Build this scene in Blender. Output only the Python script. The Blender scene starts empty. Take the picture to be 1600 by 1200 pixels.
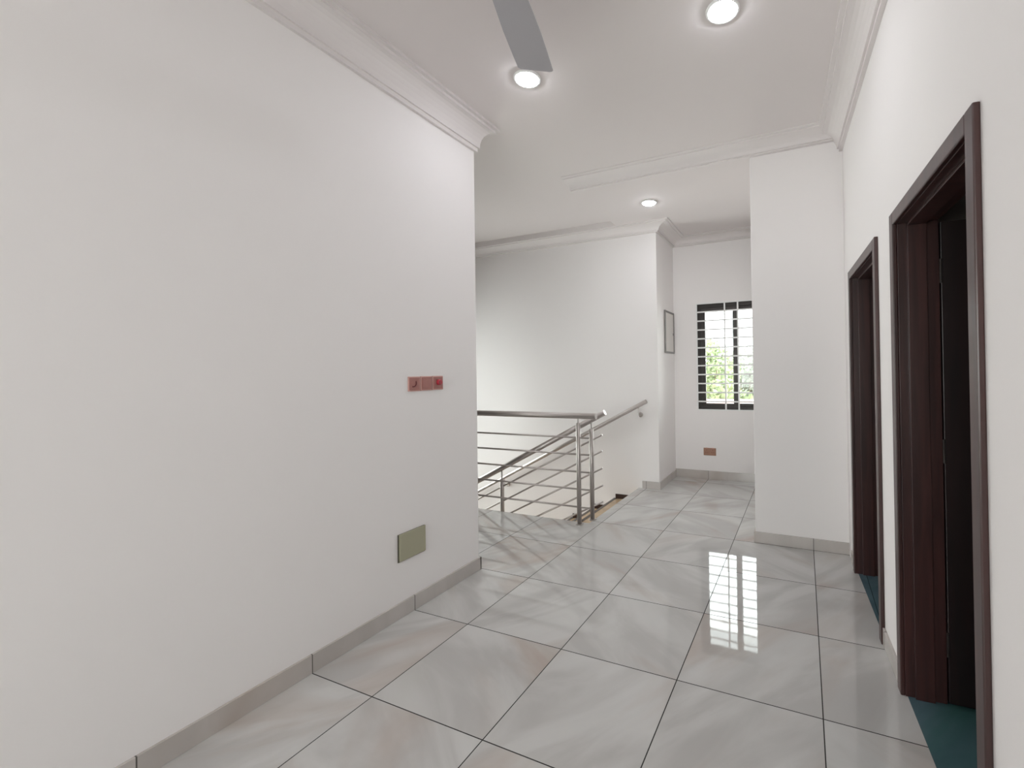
import bpy, bmesh, math, random
from mathutils import Vector, Matrix
random.seed(7)
C = bpy.context.scene.collection
SC = bpy.context.scene

# ------------------------------------------------------------------ camera
F_PX, CX, CY, YAW, PIT, ROL, CAM_H = 693.195, 957.18, 576.89, 0.40610, 0.00708, -0.01440, 1.3977
fw = Vector((-math.sin(YAW)*math.cos(PIT), math.cos(YAW)*math.cos(PIT), math.sin(PIT)))
rt = Vector((math.cos(YAW), math.sin(YAW), 0)); up = rt.cross(fw)
rr = math.cos(ROL)*rt + math.sin(ROL)*up
uu = -math.sin(ROL)*rt + math.cos(ROL)*up
cam_data = bpy.data.cameras.new('camera'); cam = bpy.data.objects.new('camera', cam_data); C.objects.link(cam)
cam.matrix_world = Matrix(((rr.x, uu.x, -fw.x, 0), (rr.y, uu.y, -fw.y, 0), (rr.z, uu.z, -fw.z, CAM_H), (0, 0, 0, 1)))
cam_data.sensor_fit = 'HORIZONTAL'; cam_data.sensor_width = 36
cam_data.lens = F_PX/1600*36
cam_data.shift_x = -(CX-800)/1600; cam_data.shift_y = (CY-600)/1600
cam_data.clip_start = 0.02
SC.camera = cam

# ------------------------------------------------------------------ world, light, exposure
w = bpy.data.worlds.new('sky'); SC.world = w; w.use_nodes = True
bg = w.node_tree.nodes['Background']; bg.inputs[0].default_value = (0.93, 0.97, 1.0, 1); bg.inputs[1].default_value = 6.0
SC.view_settings.view_transform = 'Standard'; SC.view_settings.look = 'None'
SC.view_settings.exposure = 0.06; SC.view_settings.gamma = 1; SC.view_settings.use_curve_mapping = False
DOWNLIGHT = 92.0       # strength of the ceiling downlights
def window_daylight(name, loc, rot, sx, sy, power, col):
    l = bpy.data.lights.new(name, 'AREA'); l.shape = 'RECTANGLE'; l.size = sx; l.size_y = sy; l.energy = power; l.color = col
    o = bpy.data.objects.new(name, l); C.objects.link(o); o.location = loc; o.rotation_euler = rot
    return o
# daylight falling in through an added unseen window behind the camera, and through the small one at the end of the passage
window_daylight('added_daylight_behind', (-0.8, -3.25, 1.6), (math.radians(90), 0, 0), 2.2, 1.5, 66, (1.0, 0.965, 0.95))  # added lamp, general fill for the room
window_daylight('daylight_passage', (-0.8, 6.35, 1.6), (math.radians(-90), 0, 0), 0.95, 1.35, 25, (0.95, 0.98, 1.0))
window_daylight('added_daylight_stairs', (-5.75, 4.2, 0.75), (math.radians(90), 0, math.radians(-90)), 1.5, 3.0, 74, (1.0, 0.975, 0.97))  # added lamp outside the unseen stair window, brightens the stairwell

# ------------------------------------------------------------------ materials
MATS = {}
def mat(name, col, rough=0.5, metal=0.0, spec=0.5, bump=0.0, bscale=60, var=0.0, vscale=3, coat=0.0):
    if name in MATS: return MATS[name]
    m = bpy.data.materials.new(name); m.use_nodes = True; nt = m.node_tree; b = nt.nodes['Principled BSDF']
    b.inputs['Base Color'].default_value = (*col, 1); b.inputs['Roughness'].default_value = rough
    b.inputs['Metallic'].default_value = metal; b.inputs['Specular IOR Level'].default_value = spec
    b.inputs['Coat Weight'].default_value = coat; b.inputs['Coat Roughness'].default_value = 0.08
    tc = nt.nodes.new('ShaderNodeTexCoord')
    if var:
        n = nt.nodes.new('ShaderNodeTexNoise'); n.inputs['Scale'].default_value = vscale; n.inputs['Detail'].default_value = 4
        nt.links.new(tc.outputs['Object'], n.inputs['Vector'])
        mx = nt.nodes.new('ShaderNodeMix'); mx.data_type = 'RGBA'
        mx.inputs[6].default_value = (*[c*(1-var) for c in col], 1); mx.inputs[7].default_value = (*[min(1, c*(1+var)) for c in col], 1)
        nt.links.new(n.outputs['Fac'], mx.inputs[0]); nt.links.new(mx.outputs[2], b.inputs['Base Color'])
    if bump:
        n = nt.nodes.new('ShaderNodeTexNoise'); n.inputs['Scale'].default_value = bscale; n.inputs['Detail'].default_value = 3
        nt.links.new(tc.outputs['Object'], n.inputs['Vector'])
        bp = nt.nodes.new('ShaderNodeBump'); bp.inputs['Strength'].default_value = bump; bp.inputs['Distance'].default_value = 0.002
        nt.links.new(n.outputs['Fac'], bp.inputs['Height']); nt.links.new(bp.outputs[0], b.inputs['Normal'])
    MATS[name] = m
    return m
def emis(name, col, s):
    m = bpy.data.materials.new(name); m.use_nodes = True; nt = m.node_tree; b = nt.nodes['Principled BSDF']
    b.inputs['Base Color'].default_value = (0.9, 0.9, 0.9, 1)
    b.inputs['Emission Color'].default_value = (*col, 1); b.inputs['Emission Strength'].default_value = s
    return m

GX0, GY0, TS = 0.0507, 1.3621, 0.6      # floor grid origin and tile size
def tile_mat(name, light, mid, warm, grout, rough, gx=GX0, gy=GY0, ts=TS, gw=0.0045, dim='XY', contrast=1.0):
    m = bpy.data.materials.new(name); m.use_nodes = True; nt = m.node_tree; L = nt.links.new; N = nt.nodes.new
    b = nt.nodes['Principled BSDF']
    g = N('ShaderNodeNewGeometry'); sp = N('ShaderNodeSeparateXYZ'); L(g.outputs['Position'], sp.inputs[0])
    def M(op, a, bb=None, c=None):
        n = N('ShaderNodeMath'); n.operation = op
        for i, v in enumerate((a, bb, c)):
            if v is None: continue
            if isinstance(v, (int, float)): n.inputs[i].default_value = v
            else: L(v, n.inputs[i])
        return n.outputs[0]
    tx = M('DIVIDE', M('SUBTRACT', sp.outputs[0], gx), ts); ty = M('DIVIDE', M('SUBTRACT', sp.outputs[1], gy), ts)
    ix = M('FLOOR', tx); iy = M('FLOOR', ty); fx = M('FRACT', tx); fy = M('FRACT', ty)
    def edge(f): return M('LESS_THAN', M('MINIMUM', f, M('SUBTRACT', 1.0, f)), gw/ts/2)
    gm = M('MAXIMUM', edge(fx), edge(fy)) if dim == 'XY' else (edge(fx) if dim == 'X' else edge(fy))
    cb = N('ShaderNodeCombineXYZ'); L(ix, cb.inputs[0]); L(iy, cb.inputs[1])
    wn = N('ShaderNodeTexWhiteNoise'); wn.noise_dimensions = '3D'; L(cb.outputs[0], wn.inputs['Vector'])
    # each tile: its own stretch direction and offset of the cloudy veins
    ro = N('ShaderNodeVectorRotate'); ro.rotation_type = 'Z_AXIS'; L(g.outputs['Position'], ro.inputs['Vector'])
    L(M('ADD', M('MULTIPLY', M('ROUND', M('MULTIPLY', wn.outputs['Value'], 3.0)), 1.5708), 0.6), ro.inputs['Angle'])
    sc = N('ShaderNodeVectorMath'); sc.operation = 'MULTIPLY'; L(ro.outputs[0], sc.inputs[0]); sc.inputs[1].default_value = (1.3, 4.2, 1.3)
    of = N('ShaderNodeVectorMath'); of.operation = 'MULTIPLY_ADD'; L(wn.outputs['Color'], of.inputs[0]); of.inputs[1].default_value = (40, 40, 40); L(sc.outputs[0], of.inputs[2])
    n1 = N('ShaderNodeTexNoise'); n1.inputs['Scale'].default_value = 0.95; n1.inputs['Detail'].default_value = 5; n1.inputs['Roughness'].default_value = 0.5; n1.inputs['Distortion'].default_value = 0.7
    L(of.outputs[0], n1.inputs['Vector'])
    n2 = N('ShaderNodeTexNoise'); n2.inputs['Scale'].default_value = 0.55; n2.inputs['Detail'].default_value = 4; n2.inputs['Distortion'].default_value = 0.9
    of2 = N('ShaderNodeVectorMath'); of2.operation = 'ADD'; L(of.outputs[0], of2.inputs[0]); of2.inputs[1].default_value = (13, 5, 2); L(of2.outputs[0], n2.inputs['Vector'])
    r1 = N('ShaderNodeMapRange'); r1.interpolation_type = 'SMOOTHSTEP'; L(n1.outputs['Fac'], r1.inputs[0]); r1.inputs[1].default_value = 0.36; r1.inputs[2].default_value = 0.64
    r2 = N('ShaderNodeMapRange'); r2.interpolation_type = 'SMOOTHSTEP'; L(n2.outputs['Fac'], r2.inputs[0]); r2.inputs[1].default_value = 0.50; r2.inputs[2].default_value = 0.74
    m1 = N('ShaderNodeMix'); m1.data_type = 'RGBA'; L(r1.outputs[0], m1.inputs[0]); m1.inputs[6].default_value = (*light, 1); m1.inputs[7].default_value = (*mid, 1)
    m2 = N('ShaderNodeMix'); m2.data_type = 'RGBA'; L(M('MULTIPLY', r2.outputs[0], contrast), m2.inputs[0]); L(m1.outputs[2], m2.inputs[6]); m2.inputs[7].default_value = (*warm, 1)
    m3 = N('ShaderNodeMix'); m3.data_type = 'RGBA'; L(gm, m3.inputs[0]); L(m2.outputs[2], m3.inputs[6]); m3.inputs[7].default_value = (*grout, 1)
    L(m3.outputs[2], b.inputs['Base Color'])
    L(M('ADD', M('MULTIPLY', gm, 0.6), rough), b.inputs['Roughness'])
    L(M('MULTIPLY_ADD', gm, -0.5, 0.55), b.inputs['Specular IOR Level'])
    # very slight waviness of the polish, and the sunk joints
    nb = N('ShaderNodeTexNoise'); nb.inputs['Scale'].default_value = 7; L(g.outputs['Position'], nb.inputs['Vector'])
    bp = N('ShaderNodeBump'); bp.inputs['Strength'].default_value = 0.15; bp.inputs['Distance'].default_value = 0.001; L(nb.outputs['Fac'], bp.inputs['Height'])
    L(bp.outputs[0], b.inputs['Normal'])
    return m

WALL = mat('matt wall paint', (0.84, 0.80, 0.79), 0.7, spec=0.25, bump=0.08, bscale=90)
CEIL = mat('ceiling plaster', (0.73, 0.675, 0.665), 0.8, spec=0.2, bump=0.06, bscale=40)
CORN = mat('cornice plaster', (0.74, 0.69, 0.68), 0.7, spec=0.3)
FLOOR = tile_mat('polished porcelain', (0.575, 0.56, 0.545), (0.47, 0.45, 0.435), (0.43, 0.345, 0.295), (0.035, 0.032, 0.03), 0.035, contrast=0.75)
SKIRT_Y = tile_mat('skirting tile side', (0.53, 0.485, 0.46), (0.47, 0.43, 0.405), (0.45, 0.39, 0.35), (0.12, 0.11, 0.10), 0.12, dim='Y')
SKIRT_X = tile_mat('skirting tile cross', (0.53, 0.485, 0.46), (0.47, 0.43, 0.405), (0.45, 0.39, 0.35), (0.12, 0.11, 0.10), 0.12, dim='X')
TEAL = tile_mat('teal marble', (0.09, 0.145, 0.17), (0.065, 0.11, 0.13), (0.04, 0.11, 0.10), (0.01, 0.03, 0.035), 0.06, gx=0.37, gy=1.05)
MAHO = None
def wood(name, c1, c2, rough):
    m = bpy.data.materials.new(name); m.use_nodes = True; nt = m.node_tree; L = nt.links.new; N = nt.nodes.new
    b = nt.nodes['Principled BSDF']; tc = N('ShaderNodeTexCoord'); mp = N('ShaderNodeMapping'); mp.inputs['Scale'].default_value = (14, 14, 0.9)
    L(tc.outputs['Object'], mp.inputs[0]); n = N('ShaderNodeTexNoise'); n.inputs['Scale'].default_value = 2.2; n.inputs['Detail'].default_value = 6; n.inputs['Distortion'].default_value = 0.5
    L(mp.outputs[0], n.inputs['Vector']); r = N('ShaderNodeValToRGB'); r.color_ramp.elements[0].position = 0.35; r.color_ramp.elements[1].position = 0.68
    r.color_ramp.elements[0].color = (*c1, 1); r.color_ramp.elements[1].color = (*c2, 1); L(n.outputs['Fac'], r.inputs[0]); L(r.outputs[0], b.inputs['Base Color'])
    b.inputs['Roughness'].default_value = rough; b.inputs['Coat Weight'].default_value = 0.3; b.inputs['Coat Roughness'].default_value = 0.2
    return m
MAHO = wood('dark mahogany', (0.008, 0.003, 0.003), (0.016, 0.005, 0.005), 0.45)
FRAMEW = wood('mahogany frame', (0.028, 0.009, 0.008), (0.052, 0.017, 0.015), 0.4)
STEEL = mat('brushed stainless steel', (0.50, 0.46, 0.44), 0.40, metal=1.0, bump=0.03, bscale=200)
CHROME = mat('polished steel', (0.72, 0.70, 0.69), 0.12, metal=1.0)
BLADE = mat('grey fan metal', (0.41, 0.395, 0.415), 0.45, metal=0.0)
WHITE = mat('white enamel', (0.82, 0.81, 0.80), 0.35)
BRONZE = mat('dark bronze aluminium', (0.035, 0.028, 0.026), 0.4, metal=0.3)
PINK = mat('copper pink plastic', (0.36, 0.15, 0.13), 0.28, var=0.12, vscale=30)
PINKR = mat('rosy plate rim', (0.62, 0.36, 0.32), 0.3)
RED = mat('red plastic', (0.42, 0.03, 0.05), 0.3)
DKRED = mat('dark red plastic', (0.16, 0.03, 0.03), 0.4)
OLIVE = mat('olive champagne plate', (0.42, 0.40, 0.29), 0.3, metal=0.35)
OLIVED = mat('dark plate edge', (0.08, 0.07, 0.05), 0.5)  # dark edge left of and below the olive cover
COPPER = mat('copper brown plastic', (0.36, 0.19, 0.13), 0.35)
GREY = mat('grey metal trim', (0.22, 0.21, 0.20), 0.4, metal=0.4)
PANELW = mat('pale panel cover', (0.66, 0.62, 0.59), 0.4)
GRANITE = mat('tan granite tread', (0.50, 0.37, 0.24), 0.12, var=0.35, vscale=9)
GRANITED = mat('dark granite strip', (0.05, 0.03, 0.025), 0.2, var=0.3, vscale=40)
def glass():
    m = bpy.data.materials.new('window glass'); m.use_nodes = True; nt = m.node_tree; nt.nodes.clear(); N = nt.nodes.new; L = nt.links.new
    o = N('ShaderNodeOutputMaterial'); t = N('ShaderNodeBsdfTransparent'); g = N('ShaderNodeBsdfGlossy'); g.inputs['Roughness'].default_value = 0.02
    t.inputs[0].default_value = (0.93, 0.96, 0.94, 1); mx = N('ShaderNodeMixShader'); fr = N('ShaderNodeFresnel'); fr.inputs[0].default_value = 1.45
    L(fr.outputs[0], mx.inputs[0]); L(t.outputs[0], mx.inputs[1]); L(g.outputs[0], mx.inputs[2]); L(mx.outputs[0], o.inputs[0]); return m
GLASS = glass()
LAMP = emis('lit diffuser', (0.95, 0.98, 1.05), DOWNLIGHT)

# ------------------------------------------------------------------ helpers
def link(name, bm, m, parent=None, bevel=0.0, smooth=False, loc=(0, 0, 0), rot=(0, 0, 0)):
    bmesh.ops.recalc_face_normals(bm, faces=bm.faces)
    me = bpy.data.meshes.new(name); bm.to_mesh(me); bm.free(); me.materials.append(m)
    if smooth:
        for p in me.polygons: p.use_smooth = True
    o = bpy.data.objects.new(name, me); C.objects.link(o); o.location = loc; o.rotation_euler = rot
    if parent: o.parent = parent
    if bevel:
        b = o.modifiers.new('bevel', 'BEVEL'); b.width = bevel; b.segments = 2; b.limit_method = 'ANGLE'
    return o
def box(bm, x0, x1, y0, y1, z0, z1):
    v = [bm.verts.new((x, y, z)) for x in (x0, x1) for y in (y0, y1) for z in (z0, z1)]
    for f in ((0, 1, 3, 2), (4, 6, 7, 5), (0, 4, 5, 1), (2, 3, 7, 6), (0, 2, 6, 4), (1, 5, 7, 3)): bm.faces.new([v[i] for i in f])
def boxes(*bs):
    bm = bmesh.new()
    for b in bs: box(bm, *b)
    return bm
def tube(bm, pts, r, seg=20, cap=True):
    pts = [Vector(p) for p in pts]; rings = []
    for i, p in enumerate(pts):
        d = (pts[min(i+1, len(pts)-1)] - pts[max(i-1, 0)]).normalized()
        a = Vector((0, 0, 1)) if abs(d.z) < 0.9 else Vector((1, 0, 0))
        u = d.cross(a).normalized(); v = d.cross(u)
        rad = r[i] if isinstance(r, (list, tuple)) else r
        rings.append([bm.verts.new(p + rad*(math.cos(2*math.pi*k/seg)*u + math.sin(2*math.pi*k/seg)*v)) for k in range(seg)])
    for a, b in zip(rings, rings[1:]):
        for k in range(seg): bm.faces.new((a[k], a[(k+1) % seg], b[(k+1) % seg], b[k]))
    if cap: bm.faces.new(rings[0]); bm.faces.new(rings[-1])
def lathe(bm, prof, seg=32, cap=True):        # prof: (radius, z)
    rings = []
    for r, z in prof: rings.append([bm.verts.new((r*math.cos(2*math.pi*k/seg), r*math.sin(2*math.pi*k/seg), z)) for k in range(seg)])
    for a, b in zip(rings, rings[1:]):
        for k in range(seg): bm.faces.new((a[k], a[(k+1) % seg], b[(k+1) % seg], b[k]))
    if cap: bm.faces.new(rings[0]); bm.faces.new(rings[-1])
def prism(bm, poly, axis, a, b):              # extrude a 2D outline along an axis
    def P(p, t):
        return {'x': (t, p[0], p[1]), 'y': (p[0], t, p[1]), 'z': (p[0], p[1], t)}[axis]
    A = [bm.verts.new(P(p, a)) for p in poly]; B = [bm.verts.new(P(p, b)) for p in poly]
    bm.faces.new(A); bm.faces.new(B[::-1])
    for i in range(len(poly)): bm.faces.new((A[i], B[i], B[(i+1) % len(poly)], A[(i+1) % len(poly)]))
def struct(name, bm, m, **k):
    o = link(name, bm, m, **k); o['kind'] = 'structure'; return o
def tag(o, label, cat, group=None):
    o['label'] = label; o['category'] = cat
    if group: o['group'] = group
    return o
def thing(name, label, cat, loc=(0, 0, 0), rotz=0, group=None):
    o = bpy.data.objects.new(name, None); C.objects.link(o); o.location = loc; o.rotation_euler = (0, 0, rotz); o.empty_display_size = 0.1
    return tag(o, label, cat, group)
def hold(name, loc=(0, 0, 0), rotz=0):        # empty for a piece of the setting
    o = bpy.data.objects.new(name, None); C.objects.link(o); o.location = loc; o.rotation_euler = (0, 0, rotz); o['kind'] = 'structure'; return o

# ------------------------------------------------------------------ measures (metres)
XL, YLE = -2.158, 2.545           # left wall face and where it ends
YC, XC = 3.777, -0.378            # projecting wall: face and left corner
YS, XR = 5.05, -1.586             # stair wall face, corner with the return
YB = 5.78                         # end wall of the passage
YW = 3.70                         # edge of the floor along the stairwell
XE = -1.85                        # edge of the floor at the head of the stairs
ZC, ZD = 3.20, 3.14               # ceilings: main, passage
YF, XFL = -3.0, -5.4              # wall behind the camera, far left wall
T = 0.15
WX0, WX1, WZ0, WZ1 = -1.285, -0.33, 0.885, 2.285     # passage window opening
A = Vector((0.306, 3.616)); B = Vector((0.394, 1.920)); U = (B-A).normalized()
A0 = A - U*0.17                   # start of the right wall a little behind the projecting wall's face
RW_ROT = math.atan2(U.y, U.x)
S_OFF = 0.17
DOORS = [(1.332+S_OFF, 2.226+S_OFF), (0.122+S_OFF, 1.016+S_OFF)]      # outer edges of the two frames along the wall
DH = 2.07
RL = 6.9

# ------------------------------------------------------------------ shell
struct('floor', boxes((XFL, 0.9, YF, YW, -0.2, 0), (XE, 0.34, YW, YB, -0.2, 0)), FLOOR)
struct('ceiling', boxes((XFL-T, 4.2, YF-T, YB+T, ZC, ZC+0.2)), CEIL)
struct('ceiling', boxes((-2.02, XC, YC, YB, ZD, ZC)), CEIL)
struct('wall_left', boxes((XL-T, XL, YF, YLE, 0, ZC)), WALL, bevel=0.004)
struct('wall_column', boxes((XC, 0.33, YC, YB, 0, ZC)), WALL, bevel=0.004)
struct('wall_stair', boxes((XFL, XR, YS, YB+T, -2.2, ZC)), WALL, bevel=0.004)
struct('wall_end', boxes((XR, WX0, YB, YB+T, 0, ZC), (WX1, 0.33, YB, YB+T, 0, ZC), (WX0, WX1, YB, YB+T, 0, WZ0), (WX0, WX1, YB, YB+T, WZ1, ZC)), WALL)
struct('wall_far_left', boxes((XFL-T, XFL, YF, 3.4, -2.2, ZC), (XFL-T, XFL, 5.0, YB+T, -2.2, ZC), (XFL-T, XFL, 3.4, 5.0, -2.2, -0.8), (XFL-T, XFL, 3.4, 5.0, 2.3, ZC)), WALL)
w3 = hold('added_window_3', (XFL-.08, 4.2, 0))  # unseen window, added so the stairwell light has a source
link('window_frame', boxes((-.03, .03, -.8, .8, -.8, -.74), (-.03, .03, -.8, .8, 2.24, 2.3), (-.03, .03, -.8, -.74, -.74, 2.24), (-.03, .03, .74, .8, -.74, 2.24), (-.03, .03, -.03, .03, -.74, 2.24)), BRONZE, w3)
link('pane', boxes((-.004, .004, -.74, .74, -.74, 2.24)), GLASS, w3)
struct('wall_behind', boxes((XFL, -1.95, YF-T, YF, 0, ZC), (0.35, 4.2, YF-T, YF, 0, ZC), (-1.95, 0.35, YF-T, YF, 0, 0.8), (-1.95, 0.35, YF-T, YF, 2.35, ZC)), WALL)
struct('wall_stairwell', boxes((XFL, XE, YW, YW+0.1, -2.2, -0.2), (XE, XE+0.1, YW, YS, -2.2, -0.2)), WALL)
struct('floor', boxes((XFL, XE, YW+0.1, YS, -2.3, -2.2)), FLOOR)
# right wall in its own frame: x runs along the wall towards the camera, y into the bedrooms
(d1a, d1b), (d2a, d2b) = DOORS
struct('wall_right', boxes((0, d2a+.03, 0, T, 0, ZC), (d2b-.03, d1a+.03, 0, T, 0, ZC), (d1b-.03, RL, 0, T, 0, ZC), (d2a+.03, d2b-.03, 0, T, DH-.03, ZC), (d1a+.03, d1b-.03, 0, T, DH-.03, ZC)), WALL,
       loc=(A0.x, A0.y, 0), rot=(0, 0, RW_ROT))
# bedrooms behind it
struct('floor', boxes((0.02, RL, 0.008, 3.0, -0.12, 0.002)), TEAL, loc=(A0.x, A0.y, 0), rot=(0, 0, RW_ROT))
BEDW = mat('darkened bedroom paint', (0.20, 0.17, 0.15), 0.8)  # wall colour darkened so the unlit bedrooms read dark
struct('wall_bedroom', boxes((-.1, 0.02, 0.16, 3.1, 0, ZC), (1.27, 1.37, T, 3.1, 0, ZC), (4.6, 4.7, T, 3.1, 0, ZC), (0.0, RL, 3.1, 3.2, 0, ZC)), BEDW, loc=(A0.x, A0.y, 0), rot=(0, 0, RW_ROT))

# unseen window behind the camera, added as a source for the fill daylight
wn = hold('added_window_2', (-0.8, YF-0.08, 0))
bm = boxes((-1.15, 1.15, -0.03, 0.03, 0.8, 0.86), (-1.15, 1.15, -0.03, 0.03, 2.29, 2.35), (-1.15, -1.09, -0.03, 0.03, 0.86, 2.29), (1.09, 1.15, -0.03, 0.03, 0.86, 2.29), (-0.03, 0.03, -0.03, 0.03, 0.86, 2.29))
link('window_frame', bm, BRONZE, wn)
link('pane', boxes((-1.09, 1.09, -0.004, 0.004, 0.86, 2.29)), GLASS, wn)

# skirting
BH, BT = 0.088, 0.012
struct('baseboard_left', boxes((XL, XL+BT, YF, YLE+BT, 0, BH), (XL-T, XL+BT, YLE, YLE+BT, 0, BH)), SKIRT_Y, bevel=0.0015)
struct('baseboard_column', boxes((XC-BT, 0.30, YC-BT, YC, 0, BH), (XC-BT, XC, YC, YB, 0, BH)), SKIRT_X, bevel=0.0015)
struct('baseboard_stair', boxes((-1.80, XR+BT, YS-BT, YS, 0, BH), (XR, XR+BT, YS, YB, 0, BH)), SKIRT_X, bevel=0.0015)
struct('baseboard_end', boxes((XR, XC, YB-BT, YB, 0, 0.105)), SKIRT_X, bevel=0.0015)
struct('baseboard_right', boxes((0.16, d2a, -BT, 0, 0, BH), (d2b, d1a, -BT, 0, 0, BH), (d1b, RL, -BT, 0, 0, BH)), SKIRT_Y, bevel=0.0015, loc=(A0.x, A0.y, 0), rot=(0, 0, RW_ROT))

# cornices: stepped cove swept along the walls
def cornice(path, zc, p, d, extra=0.0):
    prof = [(0, -d), (.14*p, -d), (.14*p, -.86*d), (.22*p, -.86*d)]
    for k in range(7):
        a = k/6*math.pi/2; prof.append((.22*p + .56*p*(1-math.cos(a)), -.86*d + .66*d*math.sin(a)))
    prof += [(.84*p, -.2*d), (.84*p, -.1*d), (p, -.1*d), (p, extra), (0, extra)]
    bm = bmesh.new(); P = [Vector(q) for q in path]; rings = []
    for i, q in enumerate(P):
        d0 = (P[i]-P[i-1]).normalized() if i else None; d1 = (P[i+1]-P[i]).normalized() if i < len(P)-1 else None
        ds = [x for x in (d0, d1) if x is not None]; ns = [Vector((x.y, -x.x)) for x in ds]
        n = ns[0] if len(ns) == 1 else (ns[0]+ns[1])/(1+ns[0].dot(ns[1]))
        rings.append([bm.verts.new((q.x+n.x*a, q.y+n.y*a, zc+b)) for a, b in prof])
    for a, b in zip(rings, rings[1:]):
        for k in range(len(prof)): bm.faces.new((a[k], a[(k+1) % len(prof)], b[(k+1) % len(prof)], b[k]))
    bm.faces.new(rings[0]); bm.faces.new(rings[-1])
    return bm
struct('trim_1', cornice([(XL, YF), (XL, YLE), (XL-T-.1, YLE)], ZC, 0.13, 0.195), CORN)
struct('trim_2', cornice([(-2.02, YC), (0.30, YC)], ZC, 0.22, 0.065), CORN)
e = A0 + U*RL
struct('trim_3', cornice([(A0.x, A0.y), (e.x, e.y)], ZC, 0.17, 0.15), CORN)
struct('trim_4', cornice([(XFL, YS), (XR, YS), (XR, YB), (XC, YB)], ZD, 0.2, 0.085, 0.06), CORN)

# ------------------------------------------------------------------ doors
def door(idx, s0, s1):
    o = hold('door_%d' % idx, (A0.x + U.x*s0, A0.y + U.y*s0, 0), RW_ROT)
    W = s1-s0; fwid = 0.055
    # frame: architrave on the corridor face, and a lining as deep as the wall with a stop
    bm = boxes((0, fwid, -0.018, 0.0, 0, DH), (W-fwid, W, -0.018, 0.0, 0, DH), (fwid, W-fwid, -0.018, 0.0, DH-fwid, DH))
    link('architrave', bm, FRAMEW, o, bevel=0.004)
    bm = boxes((0.03, fwid, 0.0, T, 0, DH-.03), (W-fwid, W-.03, 0.0, T, 0, DH-.03), (fwid, W-fwid, 0.0, T, DH-fwid, DH-.03),
               (fwid, fwid+.012, 0.035, 0.105, 0, DH-fwid), (W-fwid-.012, W-fwid, 0.035, 0.105, 0, DH-fwid), (fwid+.012, W-fwid-.012, 0.035, 0.105, DH-fwid-.012, DH-fwid))
    link('lining', bm, FRAMEW, o, bevel=0.002)
    # leaf, swung fully open into the bedroom on its far hinges
    LW = W-2*fwid-.006; LH = DH-fwid-.01; hx = fwid-.036; y0 = T+.004
    leaf = link('leaf', boxes((hx, hx+.04, y0, y0+LW, 0.008, LH)), MAHO, o, bevel=0.003)
    for z0, z1 in ((0.18, 0.82), (0.98, 1.86)):
        x = hx+.04; a, b = y0+.11, y0+LW-.11
        bm = boxes((x-.002, x+.010, a, a+.03, z0, z1), (x-.002, x+.010, b-.03, b, z0, z1), (x-.002, x+.010, a+.03, b-.03, z0, z0+.03), (x-.002, x+.010, a+.03, b-.03, z1-.03, z1), (x-.002, x+.005, a+.06, b-.06, z0+.06, z1-.06))
        link('panel', bm, MAHO, leaf, bevel=0.003)
    bm = bmesh.new(); yk = y0+LW-.06
    box(bm, hx+.04, hx+.046, yk-.022, yk+.022, 0.93, 1.13); tube(bm, [(hx+.04, yk, 1.06), (hx+.085, yk, 1.06), (hx+.092, yk-.01, 1.06), (hx+.092, yk-.12, 1.06)], 0.009, 12)
    link('handle', bm, CHROME, leaf, smooth=False)
    bm = bmesh.new()
    for z in (0.25, 1.05, 1.8): tube(bm, [(fwid+.003, T+.004, z-.05), (fwid+.003, T+.004, z+.05)], 0.006, 10)
    link('hinge', bm, BRONZE, o)
    return o
door(1, d1a, d1b)
door(2, d2a, d2b)

# ------------------------------------------------------------------ passage window with burglar bars
w1 = hold('window_1', (0, YB, 0))
fy0, fy1 = 0.055, 0.115
bm = boxes((WX0, WX0+.055, fy0, fy1, WZ0, WZ1), (WX1-.055, WX1, fy0, fy1, WZ0, WZ1), (WX0+.055, WX1-.055, fy0, fy1, WZ1-.06, WZ1), (WX0+.055, WX1-.055, fy0, fy1, WZ0, WZ0+.05))
link('window_frame', bm, BRONZE, w1, bevel=0.002)
xm = -0.795
def sash(x0, x1, ya, yb, sw=0.05):
    z0, z1 = WZ0+.05, WZ1-.06
    s = link('sash', boxes((x0, x0+sw, ya, yb, z0, z1), (x1-sw, x1, ya, yb, z0, z1), (x0+sw, x1-sw, ya, yb, z1-.045, z1), (x0+sw, x1-sw, ya, yb, z0, z0+.04)), BRONZE, w1, bevel=0.002)
    link('pane', boxes((x0+sw, x1-sw, (ya+yb)/2-.002, (ya+yb)/2+.002, z0+.04, z1-.045)), GLASS, s)
sash(WX0+.055, xm+.035, 0.06, 0.083, 0.052); sash(xm-.035, WX1-.055, 0.088, 0.111, 0.068)
link('window_sill', boxes((WX0, WX1, 0.0, 0.055, WZ0-.0, WZ0+.006)), WHITE, w1)
g = thing('burglar_grille', 'white painted steel burglar bars over the window at the end of the passage', 'window grille', (0, YB, 0))
fb = 0.016
bm = boxes((WX0, WX0+fb, -.008, .012, WZ0, WZ1), (WX1-fb, WX1, -.008, .012, WZ0, WZ1), (WX0+fb, WX1-fb, -.008, .012, WZ0, WZ0+fb), (WX0+fb, WX1-fb, -.008, .012, WZ1-fb, WZ1))
link('grille_frame', bm, WHITE, g, bevel=0.001)
dz = (WZ1-WZ0)/12
for k in range(1, 12): link('horizontal_bar', boxes((WX0+fb, WX1-fb, 0.004, 0.012, WZ0+k*dz-.009, WZ0+k*dz+.009)), WHITE, g)
for x in (-0.915, -0.752, -0.49): link('vertical_bar', boxes((x-.0095, x+.0095, -.006, 0.0035, WZ0+fb, WZ1-fb)), WHITE, g)

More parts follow.
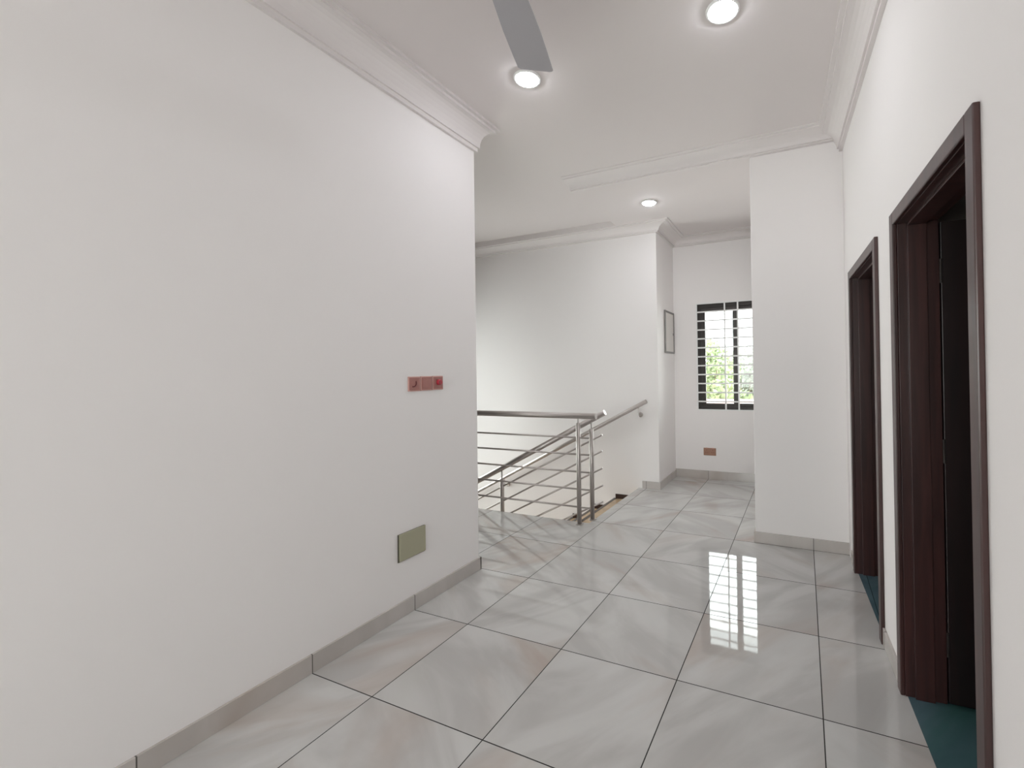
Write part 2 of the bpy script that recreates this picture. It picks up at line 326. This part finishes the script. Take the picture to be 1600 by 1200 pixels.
# ------------------------------------------------------------------ stairs
R, TR = 0.155, 0.302
st = hold('stair_flight'); st.name = 'stair_flight'
N = 9
for k in range(1, N+1):
    x1 = XE - (k-1)*TR; x0 = x1 - TR; z = -k*R
    s = link('step', boxes((x0, x1, YW+.10, YS, z-.16, z-.02)), WALL, st)
    link('tread', boxes((x0-.02, x1, YW+.10, YS, z-.02, z)), GRANITE, s, bevel=0.003)
    link('nosing', boxes((x0-.023, x0+.012, YW+.10, YS, z, z+.003)), GRANITED, s)
    link('skirting', boxes((x0, x1-.012, YS-.012, YS, z, z+.055)), GRANITED, s)
link('landing', boxes((XFL, XE-N*TR, YW+.10, YS, -N*R-R-.16, -N*R-R)), GRANITE, st)
link('head_riser', boxes((XE-.002, XE+.02, YW+.1, YS, -R, -.004)), GRANITE, st)

# ------------------------------------------------------------------ guard rail and stair rails
def post(parent, x, y, z0, z1, r=0.021, neck=0.07):
    bm = bmesh.new(); tube(bm, [(x, y, z0), (x, y, z1-neck), (x, y, z1-neck+.006)], [r, r, r*.5], 24)
    p = link('post', bm, STEEL, parent, smooth=False)
    for f in p.data.polygons: f.use_smooth = len(f.vertices) == 4
    bm = bmesh.new(); tube(bm, [(x, y, z1-neck), (x, y, z1)], 0.008, 12); link('post_pin', bm, CHROME, p, smooth=False)
    bm = bmesh.new(); tube(bm, [(x, y, z0), (x, y, z0+.006), (x, y, z0+.010)], [0.036, 0.036, 0.026], 24); link('base_flange', bm, STEEL, p)
def rail(parent, name, a, b, r, m=STEEL, extra=()):
    bm = bmesh.new(); tube(bm, [a, *extra, b], r, 20); o = link(name, bm, m, parent)
    for f in o.data.polygons: f.use_smooth = len(f.vertices) == 4
    return o
YG = 3.64
gr = thing('guard_rail', 'stainless steel guard rail with five thin rods along the edge of the stairwell', 'railing', (-1.92, YG, 0))
def L(x, y, z): return (x+1.92, y-YG, z)
post(gr, 0, 0.0, 0, 1.0)
post(gr, -1.9, 0.0, 0, 1.0); post(gr, -3.3, 0, 0, 1.0)
rail(gr, 'handrail', L(-5.38, YG, 1.0), L(-1.735, YG, 1.0), 0.027)
for z in (0.80, 0.645, 0.485, 0.325, 0.16): rail(gr, 'rod', L(-5.38, YG-0.0, z), L(-1.81, YG, z), 0.0085)
# sloping rail beside the flight
SL = 0.5104; YH = 3.80
sr = thing('stair_rail', 'stainless steel stair rail with sloping rods running down beside the guard rail', 'railing', (-1.864, YH, 0))
def Ls(x, z): return (x+1.864, 0, z)
def zs(x, z): return z + SL*(x+1.745)
post(sr, 0, 0, 0, zs(-1.864, 1.01)-.02, 0.021, 0.07)
post(sr, -1.045, 0, -3*R-.0, zs(-2.909, 1.01)-.02, 0.021, 0.10)
post(sr, -2.1, 0, -7*R, zs(-3.964, 1.01)-.02, 0.021, 0.10)
rail(sr, 'handrail', Ls(-4.5, zs(-4.5, 1.01)), Ls(-1.72, 1.022), 0.027)
for z in (0.815, 0.663, 0.501, 0.338, 0.185): rail(sr, 'rod', Ls(-4.4, zs(-4.4, z)), Ls(-1.752, zs(-1.752, z)), 0.0085)
# wall rail
wr = thing('wall_handrail', 'round steel handrail fixed on the stair wall, sloping down to the left', 'handrail', (-1.71, YS-.08, 1.05))
rail(wr, 'handrail', (-2.9, 0, -2.9*0.5145), (0, 0, 0), 0.024)
for x in (-0.10, -2.05):
    bm = bmesh.new(); z = x*.5145
    tube(bm, [(x, 0, z-.018), (x, 0, z-.09), (x, .012, z-.107), (x, .035, z-.115), (x, .08, z-.115)], 0.006, 12)
    br = link('bracket', bm, STEEL, wr)
    bm = bmesh.new(); tube(bm, [(x, .064, z-.115), (x, .068, z-.115), (x, .0795, z-.115)], [0.022, 0.03, 0.03], 24); link('rosette', bm, STEEL, br)

# ------------------------------------------------------------------ ceiling lights
def downlight(x, y, z, label):
    t = thing('downlight', label, 'ceiling light', (x, y, z))
    bm = bmesh.new(); lathe(bm, [(0.070, 0), (0.082, 0), (0.084, -.004), (0.080, -.010), (0.070, -.012), (0.066, -.006)], 40, cap=False)
    link('trim_ring', bm, WHITE, t, smooth=True)
    bm = bmesh.new(); lathe(bm, [(0.069, 0.0), (0.068, -.010), (0.060, -.017), (0.045, -.022), (0.024, -.0255), (0.004, -.0265)], 40)
    link('diffuser', bm, LAMP, t, smooth=True)
def on_ceiling(px, py, z):
    d = (px-CX)/F_PX*rr - (py-CY)/F_PX*uu + fw
    return d.x*(z-CAM_H)/d.z, d.y*(z-CAM_H)/d.z
downlight(-1.520, 2.280, ZC, 'round lit ceiling downlight half hidden behind the tip of the fan blade')
downlight(-0.342, 2.251, ZC, 'round lit ceiling downlight near the right wall, cut by the top of the photo')
downlight(-1.43, 4.335, ZD, 'small far round ceiling downlight over the passage beyond the stairs')
t_extra = [(-1.52, -1.6, ZC), (-0.342, -1.6, ZC)]  # pair added out of view to balance the lighting
for x, y, z in t_extra: downlight(x, y, z, 'added unseen ceiling downlight in the pair nearest the large window')
for o in C.objects:
    if o.get('label', '').endswith('nearest the large window'): o['group'] = 'added downlights nearest the large window'

# ------------------------------------------------------------------ ceiling fan
ZF = 2.88
tip = Vector((-1.178, 1.846)); ang = math.atan2(0.3985, -0.1367)
hub = tip - Vector((math.cos(ang), math.sin(ang)))*0.70
fan = thing('ceiling_fan', 'grey metal ceiling fan, one blade tip reaching in from the top edge', 'ceiling fan', (hub.x, hub.y, ZC))
bm = bmesh.new(); lathe(bm, [(0.012, 0), (0.062, 0), (0.062, -.02), (0.035, -.06), (0.014, -.07)]); link('canopy', bm, BLADE, fan, smooth=True)
bm = bmesh.new(); tube(bm, [(0, 0, -.06), (0, 0, -.26)], 0.012, 16); link('downrod', bm, BLADE, fan)
bm = bmesh.new(); lathe(bm, [(0.02, -.235), (0.06, -.24), (0.105, -.262), (0.112, -.30), (0.105, -.335), (0.06, -.36), (0.01, -.365)]); link('motor_housing', bm, BLADE, fan, smooth=True)
for k in range(3):
    a = ang + k*2*math.pi/3
    bm = bmesh.new(); zb = ZF-ZC; h = 0.086
    pts = [(0.16, -.052), (0.22, -.07), (0.45, -h+.002), (0.60, -h), (0.688, -h), (0.697, -h+.008), (0.70, -h+.02), (0.695, h-.012), (0.685, h), (0.60, h), (0.45, h-.002), (0.22, .07), (0.16, .052)]
    prism(bm, pts, 'z', -.002, .002)
    for v in bm.verts: v.co.z += v.co.y*0.14 + zb
    bl = link('blade', bm, BLADE, fan, rot=(0, 0, a))
    link('blade_iron', boxes((0.08, 0.24, -.018, .018, zb+.004, zb+.009)), BLADE, bl)

# ------------------------------------------------------------------ switches, sockets, panel
def plate_x(name, label, cat, yc, zc, w, h, m, rim=None, group=None):   # on the left wall, facing +x
    o = thing(name, label, cat, (XL, yc, zc), 0, group)
    link('plate', boxes((0, .007, -w/2, w/2, -h/2, h/2)), rim or m, o, bevel=0.002)
    link('face', boxes((.006, .0095, -w/2+.006, w/2-.005, -h/2+.006, h/2-.006)), m, o, bevel=0.001)
    return o
S = 0.0885
s1 = plate_x('fan_regulator', 'copper pink wall plate with a dark crescent slot, left one of the row of three', 'switch', 1.981, 1.345, S, S, PINK, PINKR)
bm = bmesh.new(); n = 10
arc = [(0.006-.022*math.cos(t)*1.0, -.006+.022*math.sin(t)) for t in [math.pi*(-.15)+k*(math.pi*.75)/n for k in range(n+1)]]
tube(bm, [(.010, -a*1.0-.004, -b-.0) for a, b in arc], 0.0035, 8); link('dial_slot', bm, DKRED, s1)
s2 = plate_x('light_switch', 'plain copper pink light switch in the middle of the row of three', 'switch', 1.981+.0935, 1.346, S, S, PINK, PINKR)
link('rocker', boxes((.009, .012, -.03, .03, -.03, .03)), PINK, s2, bevel=0.0015)
s3 = plate_x('rotary_dimmer', 'copper pink wall plate with a round red knob, right one of the row of three', 'switch', 1.981+.187, 1.347, S, S, PINK, PINKR)
bm = bmesh.new(); tube(bm, [(.009, .004, .004), (.022, .004, .004), (.026, .004, .004)], [.019, .018, .014], 24); link('knob', bm, RED, s3)
bm = boxes((.025, .0268, -.006, .000, -.012, .012)); link('pointer', bm, DKRED, s3)
b1 = thing('blank_plate', 'rectangular olive champagne cover plate low on the left wall', 'cover plate', (XL, 1.952, 0.401))
link('back_box', boxes((0, .006, -.098, .096, -.081, .078)), OLIVED, b1)
link('cover', boxes((.006, .013, -.094, .097, -.077, .079)), OLIVE, b1, bevel=0.002)
k1 = thing('wall_socket', 'copper brown double socket on the end wall below the barred window', 'socket', (-1.13, YB, 0.352))
link('plate', boxes((-.08, .08, -.008, 0, -.048, .048)), COPPER, k1, bevel=0.002)
link('face', boxes((-.072, -.004, -.011, -.007, -.038, .038)), COPPER, k1, bevel=0.001)
link('face', boxes((.004, .072, -.011, -.007, -.038, .038)), COPPER, k1, bevel=0.001)
for cx in (-.038, .038):
    for dx, z in ((0, .022), (-.012, -.008), (.012, -.008)):
        link('pin_hole', boxes((cx+dx-.003, cx+dx+.003, -.0115, -.0105, z-.005, z+.005)), DKRED, k1)
for x in (-.04, .04): link('switch_rocker', boxes((x-.01, x+.01, -.012, 0, .044, .052)), PINKR, k1)
p1 = thing('distribution_panel', 'flat pale electrical panel with grey rim on the narrow return wall', 'electrical panel', (XR, 5.535, 1.90))
hw, hh = 0.205, 0.268
link('rim', boxes((0, .02, -hw, -hw+.022, -hh, hh), (0, .02, hw-.022, hw, -hh, hh), (0, .02, -hw+.022, hw-.022, -hh, -hh+.022), (0, .02, -hw+.022, hw-.022, hh-.022, hh)), GREY, p1, bevel=0.003)
link('cover', boxes((0, .012, -hw+.022, hw-.022, -hh+.022, hh-.022)), PANELW, p1)
link('latch', boxes((.012, .022, hw-.05, hw-.03, -.03, .0)), GREY, p1)

# ------------------------------------------------------------------ outside the passage window
GRASS = mat('lawn', (0.20, 0.27, 0.10), 0.9, var=0.3, vscale=2)
LEAF = mat('fresh leaves', (0.33, 0.39, 0.21), 0.6, var=0.25, vscale=3)
LEAF2 = mat('grey green leaves', (0.42, 0.43, 0.36), 0.6, var=0.25, vscale=3)
BARK = mat('bark', (0.18, 0.13, 0.09), 0.9, bump=0.3, bscale=20)
ROOF = mat('terracotta roof', (0.58, 0.36, 0.31), 0.7, var=0.15, vscale=6)
HOUSE = mat('cream render', (0.75, 0.68, 0.58), 0.8)
struct('ground', boxes((-40, 30, 7.5, 60, -3.6, -3.5)), GRASS)
def tree(x, y, zb, h, rad, m, label, n=5200):
    t = thing('tree', label, 'tree', (x, y, zb))
    bm = bmesh.new(); tube(bm, [(0, 0, 0), (.05, 0, h*.3), (-.03, .05, h*.6), (0, 0, h*.85)], [.16, .12, .08, .03], 10)
    for k in range(6):
        a = k*1.05; tube(bm, [(0, 0, h*.42+.1*k), (math.cos(a)*rad*.45, math.sin(a)*rad*.45, h*.6+.1*k), (math.cos(a)*rad*.8, math.sin(a)*rad*.8, h*.72+.12*k)], [.05, .035, .012], 6)
    link('trunk', bm, BARK, t)
    bm = bmesh.new(); cl = []
    for k in range(26):
        a = random.uniform(0, 6.28); q = random.random()**.5; zz = random.uniform(-.75, .9); s = math.sqrt(max(0.05, 1-zz*zz*.8))
        cl.append(Vector((math.cos(a)*rad*q*s, math.sin(a)*rad*q*s, h*.68+zz*h*.28)))
    for k in range(n):
        c = random.choice(cl); d = Vector([random.gauss(0, 1) for _ in range(3)]).normalized()*(random.random()**.4)*rad*.36
        p = c+d; u = Vector([random.gauss(0, 1) for _ in range(3)]).normalized(); v = u.orthogonal().normalized(); s = random.uniform(.07, .14)
        vs = [bm.verts.new(p+u*s), bm.verts.new(p+v*s*.45), bm.verts.new(p-u*s), bm.verts.new(p-v*s*.45)]; bm.faces.new(vs)
    link('foliage', bm, m, t)
tree(-3.0, 14.6, -3.5, 6.0, 1.45, LEAF, 'fresh green leafy tree seen through the left pane of the barred window')
tree(-1.95, 18.5, -3.5, 5.9, 1.4, LEAF2, 'pale grey green tree seen through the right pane of the barred window')
hs = thing('house', 'low house with a pinkish terracotta roof seen through the bottom of the barred window', 'house', (-1.5, 9.7, -3.5))
link('wall', boxes((-5, 5, 0, 3, 0, 3.3)), HOUSE, hs)
bm = bmesh.new(); prism(bm, [(-.4, 3.25), (3.4, 3.25), (1.5, 4.2)], 'x', -5.4, 5.4); link('roof', bm, ROOF, hs)
